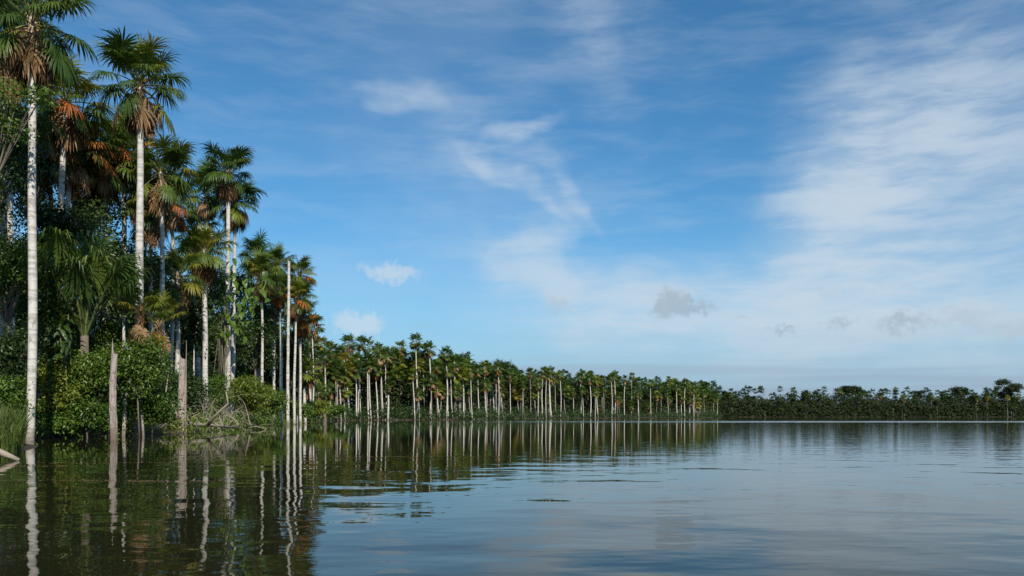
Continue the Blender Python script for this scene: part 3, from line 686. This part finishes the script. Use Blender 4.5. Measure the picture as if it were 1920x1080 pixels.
def mid_palm(label, group, x, y, ztop, rng, kind=None, tk='trunk', csc=None, rr=1.0, name='shore_palm', skirt=True):
    gz = max(-0.3, ground_z(x, y)); h = ztop - gz
    H = min((6, 9, 12, 15, 18, 21, 24), key=lambda q: abs(q - h)); v = int(rng.integers(3))
    root = thing(name, label, 'palm tree', (x, y, gz), group=group)
    me = TRUNKS[H, v, tk]; link('trunk', me, root, None, 0.0, (rr, rr, h / H))
    vt = np.array(me.vertices[len(me.vertices) - 1].co)
    sc_ = csc or rng.uniform(0.66, 0.98)
    kind = kind or ('o' if rng.random() < 0.22 else 'g')
    tp = (vt[0] * rr * 0.9, vt[1] * rr * 0.9, h - 0.1)
    link('crown', CROWN[kind][int(rng.integers(len(CROWN[kind])))], root, tp, rng.uniform(0, 6.28), sc_)
    if skirt:
        sk = 'r' if rng.random() < 0.10 else 'd'
        link('dead_leaf_skirt', SKIRT[sk][int(rng.integers(len(SKIRT[sk])))], root, tp, rng.uniform(0, 6.28), sc_ * rng.uniform(0.8, 1.05))
    return root
rng = np.random.default_rng(71)
G1, G2, G3, G4 = 'palms of the stand past the point', 'palms of the stand right of the tall lone crown', 'palms of the receding middle shore', 'palms of the far right shore'
# photo column, row of crown centre, extra distance behind the waterline, crown kind, label
MIDS = [
    (602, 640, 10, 'o', 'first round palm past the point, its crown level with the brown skirt', G1),
    (594, 668, 1, 'g', 'thin bare-looking palm in front of the first round palm past the point', G1),
    (613, 664, 6, 'g', 'palm right behind the thin trunk past the point', G1),
    (574, 690, 3, 'o', 'low palm peeping out right at the foot of the point cluster', G1),
    (633, 692, 3, 'o', 'short yellowish palm in front of the stand, left of its twin', G1),
    (648, 726, 0.6, 'o', 'lowest palm at the water edge of the stand past the point', G1),
    (655, 690, 4, 'o', 'short yellow palm with brown skirt, right-hand one of two', G1),
    (655, 639, 14, 'g', 'high dark crown above the two short yellowish palms', G1),
    (677, 640, 8, 'g', 'high palm whose slim trunk bends above the white pair', G1),
    (669, 690, 2, 'g', 'slim palm left of the white pair at the water', G1),
    (692, 668, -0.6, 'g', 'left palm of the brightest white pair standing in the water', G1),
    (697, 676, -0.4, 'g', 'right palm of the brightest white pair standing in the water', G1),
    (709, 690, 0, 'g', 'thick pale palm right of the white pair', G1),
    (711, 652, 12, 'g', 'high crown behind the thick pale palm', G1),
    (726, 660, 8, 'g', 'palm above the short bare post', G1),
    (749, 648, 12, 'g', 'palm standing clear of the canopy left of the tall lone crown', G1),
    (782, 636, 2, 'g', 'tall lone palm sticking out above the middle of the shore', G2),
    (806, 650, 3, 'g', 'second tall palm just right of the lone tall one', G2),
    (797, 654, 9, 'g', 'palm crown wedged between the two tall palms', G2),
    (826, 724, 1, 'o', 'short olive palm at the waterline below the two tall palms', G2),
    (837, 660, 0.5, 'g', 'palm with a stout double-looking trunk down to the water', G2),
    (841, 690, 0.5, 'g', 'lower palm leaning on the stout double-looking trunk', G2),
    (858, 676, 4, 'g', 'palm right of the stout double-looking trunk', G2),
    (870, 700, 1, 'o', 'olive-crowned palm halfway down the slope of the canopy', G2),
    (900, 690, 4, 'g', 'left palm of the three at the foot of the canopy slope', G2),
    (913, 686, 2, 'o', 'middle olive palm of the three at the foot of the canopy slope', G2),
    (932, 700, 3, 'g', 'right palm of the three at the foot of the canopy slope', G2),
    (1009, 716, -0.4, 'g', 'short bright-trunked palm leftmost in the white-stemmed row', G3),
    (1017, 694, 2, 'g', 'high palm over the left end of the white-stemmed row', G3),
    (1024, 700, -0.5, 'g', 'second bright trunk of the white-stemmed row', G3),
    (1032, 694, -0.3, 'g', 'tallest bright trunk of the white-stemmed row', G3),
    (1035, 706, 0, 'o', 'rightmost bright trunk of the white-stemmed row', G3),
    (1051, 700, 2, 'o', 'yellowish palm just right of the white-stemmed row', G3),
    (1089, 704, 3, 'g', 'dark rounded palm between the white-stemmed row and a bright thin trunk', G3),
    (1107, 708, -0.3, 'g', 'bright thin trunk in the middle of the receding shore', G3),
    (1122, 712, 0, 'o', 'olive palm right of the bright thin trunk of the receding shore', G3),
    (1147, 706, 0, 'g', 'left one of two palms poking up from the receding canopy', G3),
    (1153, 701, 3, 'g', 'right one of two palms poking up from the receding canopy', G3),
    (1171, 708, 2, 'g', 'dark palm after the two that poke up', G3),
    (1221, 716, 1, 'o', 'pointed yellowish palm late in the receding shore', G3),
    (1270, 720, 2, 'g', 'wide dark palm next to the last lone crown', G3),
    (1284, 715, 0, 'g', 'last lone palm crown standing out before the shore steps back', G3),
]
for px, pyc, off, kd, lab, grp in MIDS:
    d = shore_d(px) + off
    if px == 574: d = 122
    mid_palm(lab, grp, X(px, d), d, Z(pyc, d) - 0.4, rng, kd, csc=rng.uniform(0.78, 1.0), rr=rng.uniform(0.75, 1.1))
# the crowd behind them
LAB = {G1: 'palm in the crowd of the stand past the point', G2: 'palm in the crowd sloping down right of the tall lone crown', G3: 'palm in the crowd of the long receding middle shore', G4: 'palm in the dark row along the far right shore'}
CROWD = {G1: [], G2: [], G3: [], G4: []}
def crowd(n, y0, y1, off0, off1, h0, h1, g, tk, seed, name='shore_palm', kind=None):
    rng = np.random.default_rng(seed)
    q, o = shore_pts(rng, n, y0, y1, off0, off1, 1.6)
    for (x, y), oo in zip(q, o):
        px = 960 + x / y * FPX
        if px < 578 or px > 1945: continue
        gg = g or (G1 if px < 765 else G2 if px < 955 else G3)
        CROWD[gg].append((px, mid_palm(LAB[gg], gg, x, y, (rng.uniform(0.38, 0.7) * h1 if rng.random() < 0.33 else rng.normal((h0 + h1) / 2, (h1 - h0) * 0.36)) * (0.82 + 0.18 * min(1, oo / 8)) * (1.0 if g else float(np.interp(px, [1120, 1320], [1.0, 0.84]))), rng, kind, tk if rng.random() < 0.38 else 'trunk_grey', name=name, rr=rng.uniform(0.55, 0.9))))
crowd(98, 150, 250, 0.6, 12, 12, 18.4, None, 'trunk', 81)
crowd(112, 250, 500, 0.4, 11, 12, 19.2, None, 'trunk', 82)
crowd(120, 540, 612, 1.0, 12, 15.0, 18.0, G4, 'trunk_grey', 83)
# each of the crowd is told apart by counting from something one can find
ANCH = [(0, 'the bare dead trunk at the point'), (602, 'the first round palm past the point'), (655, 'the two short yellowish palms'), (697, 'the white pair in the water'), (728, 'the short bare post'), (782, 'the tall lone palm'),
        (837, 'the stout double-looking trunk'), (870, 'the olive palm on the canopy slope'), (913, 'the olive palm at the foot of the slope'), (944, 'the round tree at the foot of the slope'), (1009, 'the white-stemmed row'), (1051, 'the yellowish palm past the white-stemmed row'),
        (1107, 'the bright thin trunk'), (1150, 'the two palms that poke up'), (1221, 'the pointed yellowish palm'), (1284, 'the last lone crown'), (1330, 'the step in the shore'), (1450, 'the first gap of the far shore'), (1592, 'the wide far round tree'),
        (1722, 'the small far bump of a tree'), (1796, 'the flat far tree'), (1892, 'the biggest far round tree')]
ORD = 'first second third fourth fifth sixth seventh eighth ninth tenth eleventh twelfth thirteenth fourteenth fifteenth sixteenth seventeenth eighteenth nineteenth twentieth twenty-first twenty-second twenty-third twenty-fourth twenty-fifth'.split()
def label_crowd():
    cnt = {}
    for px, o in sorted([q for v in CROWD.values() for q in v], key=lambda q: q[0]):
        k = max(i for i, a_ in enumerate(ANCH) if a_[0] <= px); cnt[k] = cnt.get(k, 0) + 1
        o['label'] = '%s crowd palm to the right of %s' % (ORD[min(24, cnt[k] - 1)], ANCH[k][1])
label_crowd()
# what stands deeper in the wood: one mass
def merged(name, label, n, y0, y1, off, h, seed, mats=('frond', 'petiole', 'frond_olive')):
    rng = np.random.default_rng(seed); Vs = []; Ts = []; Ms = []; nv = 0
    src = []
    for kd in (0, 1):
        mb = MB(); r2 = np.random.default_rng(seed + kd)
        for k in range(15):
            fan_leaf(mb, r2, 80 - 105 * (k / 14) + r2.uniform(-8, 8), 1.35, 1.35, 9, 0.6, 16, steps=2, az=k * 2.4, base=(0, 0, -0.5 * k / 15), stalk=False, matl=0)
        v_ = np.concatenate(mb.v); f_ = []
        for f in mb.f:
            f_.append(f[:3])
            if len(f) == 4: f_.append((f[0], f[2], f[3]))
        src.append((v_, np.array(f_)))
    q, o = shore_pts(rng, n, y0, y1, off[0], off[1])
    for (x, y) in q:
        v_, f_ = src[int(rng.integers(2))]; a_ = rng.uniform(0, 6.28); s_ = rng.uniform(0.9, 1.15)
        Rz = np.array(((math.cos(a_), -math.sin(a_), 0), (math.sin(a_), math.cos(a_), 0), (0, 0, 1)))
        Vs.append(v_ @ Rz.T * s_ + (x, y, rng.uniform(*h))); Ts.append(f_ + nv); nv += len(v_)
        Ms.append(np.full(len(f_), 2 if rng.random() < 0.3 else 0))
    link(name, soup(name, np.concatenate(Vs), np.concatenate(Ts), [M[k] for k in mats], np.concatenate(Ms)), label=label, category='forest', kind='stuff')
merged('palm_wood', 'mass of palm crowns deeper in the middle shore wood', 760, 140, 552, (3, 26), (9.5, 18.8), 91)
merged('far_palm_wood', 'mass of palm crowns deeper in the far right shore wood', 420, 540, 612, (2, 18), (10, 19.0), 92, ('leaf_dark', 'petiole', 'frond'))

# round broadleaf crowns that top the canopy
def far_tree(label, px, d, pyc, rx, rz, n, size, seed, mat='far_leaf_shaded'):
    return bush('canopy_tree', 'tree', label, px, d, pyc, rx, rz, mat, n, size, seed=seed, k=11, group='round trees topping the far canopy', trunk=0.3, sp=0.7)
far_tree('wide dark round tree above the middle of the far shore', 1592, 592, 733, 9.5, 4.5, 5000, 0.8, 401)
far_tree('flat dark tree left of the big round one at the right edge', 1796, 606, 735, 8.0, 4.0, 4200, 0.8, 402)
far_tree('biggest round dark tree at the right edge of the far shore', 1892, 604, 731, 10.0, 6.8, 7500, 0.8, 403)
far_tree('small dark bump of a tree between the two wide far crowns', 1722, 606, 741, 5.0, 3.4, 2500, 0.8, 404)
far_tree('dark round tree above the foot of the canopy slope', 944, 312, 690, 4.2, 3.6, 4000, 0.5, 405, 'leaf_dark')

# ------------------------------------------------------------------ bare trunks and stumps in the water
def snag(name, label, px_b, d, py_t, px_t, r, seed, mat='snag', splinter=0.8, n=18, cat='dead trunk'):
    rng = np.random.default_rng(seed); bx = X(px_b, d)
    root = thing(name, label, cat, (bx, d, 0.0))
    top = np.array((X(px_t, d) - bx, 0, Z(py_t, d))); h = top[2]; sides = 18
    tt = np.linspace(0, 1, n); a = np.arange(sides) / sides * 2 * PI; vs_ = []
    ca = 1 - np.abs(((a + 0.15) % (2 * PI)) - PI) / PI
    for i, u in enumerate(tt):
        z = -0.9 + u * (h - splinter + 0.9); rr = r * (1.12 - 0.25 * u) * (1 + rng.normal(0, 0.09, sides)) * (1 + 0.35 * max(0, 0.08 - u) * 8)
        jag = np.zeros(sides)
        if i == n - 1: jag = splinter * (ca ** 9 + 0.25 * rng.random(sides) * (0.3 + ca)); rr = rr * (1 - 0.12 * ca)
        if i == n - 2: jag = -0.15 * rng.random(sides)
        cx = top[0] * u + 0.05 * math.sin(5 * u + seed); cy = 0.04 * math.sin(4 * u + seed * 2)
        vs_.append(np.column_stack([cx + np.cos(a) * rr, cy + np.sin(a) * rr, z + jag]))
    # hollow, broken top
    low = vs_[-1] * 1.0; ctr = low[:, :2].mean(0); low[:, :2] = ctr + (low[:, :2] - ctr) * 0.55; low[:, 2] = h - splinter - 0.15; vs_.append(low)
    fs = [(i * sides + k, i * sides + (k + 1) % sides, (i + 1) * sides + (k + 1) % sides, (i + 1) * sides + k) for i in range(n) for k in range(sides)]
    fs.append(tuple(n * sides + k for k in range(sides)))
    mb = MB(); mb.add(np.concatenate(vs_), fs)
    link('trunk', mb.mesh('snag', M[mat], False), root)
    return root
snag('broken_stump', 'broken grey-brown stump with a splintered tip standing in the water', 210, 41.5, 626, 216, 0.16, 1, splinter=1.1)
rt = snag('short_stump', 'stout short grey stump in the water beside the driftwood', 343, 57.7, 664, 341, 0.22, 2, splinter=0.35)
mb = MB(); mb.tube([(0.12, 0.1, 0.3), (0.16, 0.1, 3.0), (0.2, 0.1, Z(638, 57.7))], [0.05, 0.045, 0.015], 5); link('dead_shoot', mb.mesh('dead_shoot', M['deadwood']), rt)
snag('bare_dead_trunk', 'tall bare dead palm trunk without a crown at the point', 540, 105, 483, 541, 0.165, 3, 'trunk', 0.5, 30)
snag('bare_post_trunk', 'short bare white trunk in the water left of the tall lone palm', 728, 200, 739, 728, 0.2, 4, 'trunk', 0.3)
snag('dark_stump', 'squat dark stump in the water below the first round palm past the point', 609, 116, 772, 609, 0.22, 5, 'branch', 0.3)
snag('pale_snag', 'small pale broken stem left of the tall white palm, above the bushes', 231, 49.2, 596, 234, 0.09, 6, 'trunk', 0.5)
snag('pale_snag', 'thin pale stem beside the slim spiky palm trunk', 364, 78.5, 640, 365, 0.06, 7, 'trunk', 0.4)

# ------------------------------------------------------------------ driftwood
def limb(mb, rng, p0, dv, L, r, depth, droop=0.0, bend=0.35):
    pts = [np.array(p0, float)]; dv = unit(np.array(dv, float)); n = 6
    for i in range(n):
        dv = unit(dv + rng.normal(0, bend * 0.5, 3) + (0, 0, -droop)); pts.append(pts[-1] + dv * L / n)
    mb.tube(pts, np.linspace(r, r * 0.3, n + 1), 6 if depth > 1 else 4, cap=False)
    if depth > 0:
        for k in range(3 if depth > 1 else 2):
            i = int(rng.integers(2, n)); limb(mb, rng, pts[i], unit(dv + rng.normal(0, 0.8, 3)), L * rng.uniform(0.45, 0.7), r * 0.45, depth - 1, droop, bend)
def pxyz(px, py, d): return np.array((X(px, d), d, Z(py, d)))
rng = np.random.default_rng(55)
o0 = pxyz(250, 816, 53); root = thing('fallen_tree', 'bleached fallen tree lying in the shallows around the short grey stump', 'driftwood', tuple(o0))
pth = [pxyz(250, 818, 53), pxyz(278, 808, 54.5), pxyz(305, 798, 56.2), pxyz(345, 795, 58.8), pxyz(395, 797, 61), pxyz(440, 802, 64)]
mb = MB(); mb.tube([q - o0 for q in pth], [0.09, 0.13, 0.15, 0.14, 0.12, 0.07], 9); link('trunk', mb.mesh('log', M['deadwood'], True), root)
for q, e in (([pxyz(325, 797, 57.4), pxyz(333, 780, 57.2), pxyz(322, 757, 57.0), pxyz(311, 735, 57.0), pxyz(316, 700, 57.0)], 0.10), ([pxyz(390, 797, 60.5), pxyz(408, 775, 60.2), pxyz(428, 756, 60.0), pxyz(424, 735, 60.0)], 0.11),
             ([pxyz(352, 795, 59), pxyz(360, 782, 58.7), pxyz(374, 775, 58.5)], 0.07)):
    mb = MB(); mb.tube([a_ - o0 for a_ in q], np.linspace(e, e * 0.35, len(q)), 7); link('branch', mb.mesh('branch', M['deadwood'], True), root)
for k in range(16):
    u = rng.uniform(0.35, 1.0) * (len(pth) - 1); i = min(int(u), len(pth) - 2); p0 = pth[i] + (pth[i + 1] - pth[i]) * (u - i)
    mb = MB(); limb(mb, rng, p0 - o0, (rng.normal(0, 0.7), rng.normal(0, 0.5), rng.uniform(0.15, 1.0)), rng.uniform(1.0, 2.4), rng.uniform(0.025, 0.05), 2, 0.10)
    link('branch', mb.mesh('branch', M['deadwood']), root)
o1 = pxyz(415, 800, 70); root = thing('dead_bush', 'tangle of dead grey twigs behind the fallen tree', 'driftwood', (o1[0], o1[1], 0.1))
for k in range(17):
    mb = MB(); p0 = (rng.uniform(-3.6, 2.6), rng.uniform(-1.5, 2), rng.uniform(0, 0.4))
    limb(mb, rng, p0, (rng.normal(0, 0.6), rng.normal(0, 0.4), rng.uniform(0.4, 1.2)), rng.uniform(1.6, 3.8), rng.uniform(0.025, 0.055), 2, 0.07)
    link('branch', mb.mesh('branch', M['deadwood']), root)
q = [pxyz(-70, 820, 22.5), pxyz(-30, 836, 22.4), pxyz(10, 852, 22.5), pxyz(36, 863, 22.6)]
mb = MB(); mb.tube([a_ - q[3] for a_ in q], [0.11, 0.10, 0.085, 0.05], 9); lg = link('floating_log', mb.mesh('floating_log', M['deadwood'], True), None, tuple(q[3]), label='pale log slanting into the water at the bottom of the left edge', category='log')

# ------------------------------------------------------------------ tall grass at the left edge
rng = np.random.default_rng(66); n = 5200
gy = rng.uniform(27.5, 37.5, n); gx = np.interp(gy, [27.5, 31, 35, 37.5], [-16.3, -18.0, -20.4, -22.2]) - rng.uniform(-0.3, 2.6, n) ** 1.0
h = rng.uniform(0.7, 1.9, n) * np.where(gy > 31, 1.0, 0.75); az = rng.uniform(0, 2 * PI, n); ln = rng.uniform(0.15, 0.6, n)
dr = np.column_stack([np.cos(az), np.sin(az), np.zeros(n)]); b0 = np.column_stack([gx, gy, np.full(n, 0.0)])
b1 = b0 + dr * (ln * h * 0.25)[:, None] + np.array((0, 0, 1.0)) * (h * 0.6)[:, None]; b2 = b0 + dr * (ln * h)[:, None] + np.array((0, 0, 1.0)) * (h * rng.uniform(0.75, 1.0, n))[:, None]
sd = np.column_stack([-np.sin(az), np.cos(az), np.zeros(n)]) * 0.014
V_ = np.stack([b0 - sd, b0 + sd, b1 - sd, b1 + sd, b2], 1).reshape(-1, 3); i = np.arange(n)[:, None] * 5
link('tall_grass', soup('tall_grass', V_, np.concatenate([i + (0, 1, 3), i + (0, 3, 2), i + (2, 3, 4)], 1), M['grass']), label='tall green grass on the bank at the left edge', category='grass', kind='stuff')

# ------------------------------------------------------------------ climber with big leaves on the paired trunks
def big_leaf_mesh(name, L, w, mat, heart=0.25, bend=0.5):
    """pointed leaf with a midrib fold and a drooping tip, lying along +X"""
    st = np.array((0, 0.15, 0.4, 0.7, 1.0)); ww = np.array((0.35, 0.9, 1.0, 0.6, 0.0)) * w / 2; V_ = []
    for s_, w_ in zip(st, ww):
        x, z = L * s_ * (1 - 0.15 * bend * s_), -L * bend * s_ ** 2 * 0.6
        V_ += [(x - (heart * L * 0.3 if s_ == 0 else 0), -w_, z + w_ * 0.25), (x, 0, z), (x - (heart * L * 0.3 if s_ == 0 else 0), w_, z + w_ * 0.25)]
    fs = []
    for i in range(4): fs += [(i * 3, i * 3 + 1, i * 3 + 4, i * 3 + 3), (i * 3 + 1, i * 3 + 2, i * 3 + 5, i * 3 + 4)]
    mb = MB(); mb.add(V_, fs); return mb.mesh(name, mat, True)
rng = np.random.default_rng(88)
LM = [big_leaf_mesh('climber_leaf', 0.75 * f, 0.42 * f, M['leaf_mid'], bend=b_) for f, b_ in ((1, 0.5), (1.2, 0.8), (0.8, 0.35), (1.05, 0.6))]
d = 82.6; cb = np.array((X(424, d), d, 0.5)); root = thing('climbing_plant', 'big-leaved climber clothing the paired trunks right of the slim spiky palm', 'climber', tuple(cb))
for k in range(150):
    zc = rng.triangular(Z(660, d), Z(560, d), Z(478, d)); wdt = 1.1 + 1.5 * math.exp(-((zc - Z(565, d)) / 2.4) ** 2)
    o = link('leaf', LM[k % 4], root, (rng.normal(0.5, wdt * 0.62), -abs(rng.normal(0.2, 0.5)), zc - 0.5))
    o.rotation_euler = (rng.normal(0, 0.3), rng.uniform(0.2, 1.1), rng.uniform(-PI, 0.2)); o.scale = (rng.uniform(0.75, 1.2),) * 3
mb = MB()
for k in range(12):
    x = rng.normal(0, 0.4); mb.tube([(x + rng.normal(0, 0.1), -0.35 + rng.normal(0, 0.1), Z(700, d) - 0.5), (x + rng.normal(0, 0.12), -0.4, Z(640, d) - 0.5), (x * 0.8, -0.3, Z(575, d) - 0.5)], [0.012, 0.02, 0.015], 4)
link('hanging_roots', mb.mesh('hanging_roots', M['deadwood']), root)

# ------------------------------------------------------------------ paddle-leaved plants in the left undergrowth
PL = [big_leaf_mesh('paddle_leaf', L_, w_, M[mk], heart=0, bend=b_) for L_, w_, mk, b_ in ((1.2, 0.26, 'leaf_dark', 0.9), (1.0, 0.24, 'leaf_dark', 1.2), (1.1, 0.28, 'leaf_lime', 0.9))]
for px, py, d, lab, sd_ in ((112, 600, 45.6, 'paddle-leaved plant hanging in the shade beside the tallest trunk', 1), (128, 590, 46.0, 'paddle plant with one bright lime leaf under the big fan palm', 2), (120, 640, 45.2, 'lower paddle-leaved plant over the yellowish shrub', 3)):
    rng = np.random.default_rng(sd_ + 700); root = thing('paddle_leaf_plant', lab, 'plant', (X(px, d), d, 0.4), group='paddle-leaved plants')
    zt = Z(py, d) - 0.4
    mb = MB(); mb.tube([(0, 0.3, -0.2), (0.05, 0.2, zt * 0.5), (0, 0, zt)], [0.06, 0.05, 0.03], 6); link('stem', mb.mesh('stem', M['petiole']), root)
    for k in range(9):
        o = link('leaf', PL[2 if (sd_ == 2 and k == 0) else k % 2], root, (rng.normal(0, 0.12), -0.05, zt - 0.12 * k)); o.rotation_euler = (rng.normal(0, 0.3), rng.uniform(-0.5, 0.7), -PI / 2 + rng.normal(0, 1.1))

# ------------------------------------------------------------------ small palms low in the wall
big_palm('small fan palm pressed against the lower half of the tall white trunk', NG, 266, 49.2, 575, 270, (0.07, 0.06), 51, 3, 3, lsc=0.62, mix=0.3, trunk='trunk_grey')
big_palm('small palm with a dry orange fan in front of the paired slim trunks', NG, 300, 60.5, 596, 302, (0.07, 0.06), 52, 2, 4, lsc=0.7, mix=0.5, orange=3, trunk='trunk_grey')

# ------------------------------------------------------------------ scraps of floating weed
rng = np.random.default_rng(99); n = 900
k = rng.integers(0, 5, n); yc = np.array((21.5, 23.4, 20.2, 24.5, 15.6))[k]; xc = np.array((-10.5, -7.5, -12.5, -3.0, -7.0))[k]
fx = xc + rng.normal(0, 1.6, n); fy = yc + 0.12 * np.sin(fx * 1.3) + rng.normal(0, 0.10, n)
a_ = rng.uniform(0, 6.28, n); s_ = rng.uniform(0.015, 0.06, n)
c_ = np.column_stack([fx, fy, np.full(n, 0.006)]); u = np.column_stack([np.cos(a_), np.sin(a_), np.zeros(n)]) * s_[:, None]; w = np.column_stack([-np.sin(a_), np.cos(a_), np.zeros(n)]) * s_[:, None] * 0.5
V_ = np.stack([c_ - u, c_ + w, c_ + u, c_ - w], 1).reshape(-1, 3); i = np.arange(n)[:, None] * 4
link('floating_weed', soup('floating_weed', V_, np.concatenate([i + (0, 2, 1), i + (0, 3, 2)], 1), M['frond_dead']), label='thin scum of leaf scraps floating near the left bank', category='weed', kind='stuff')
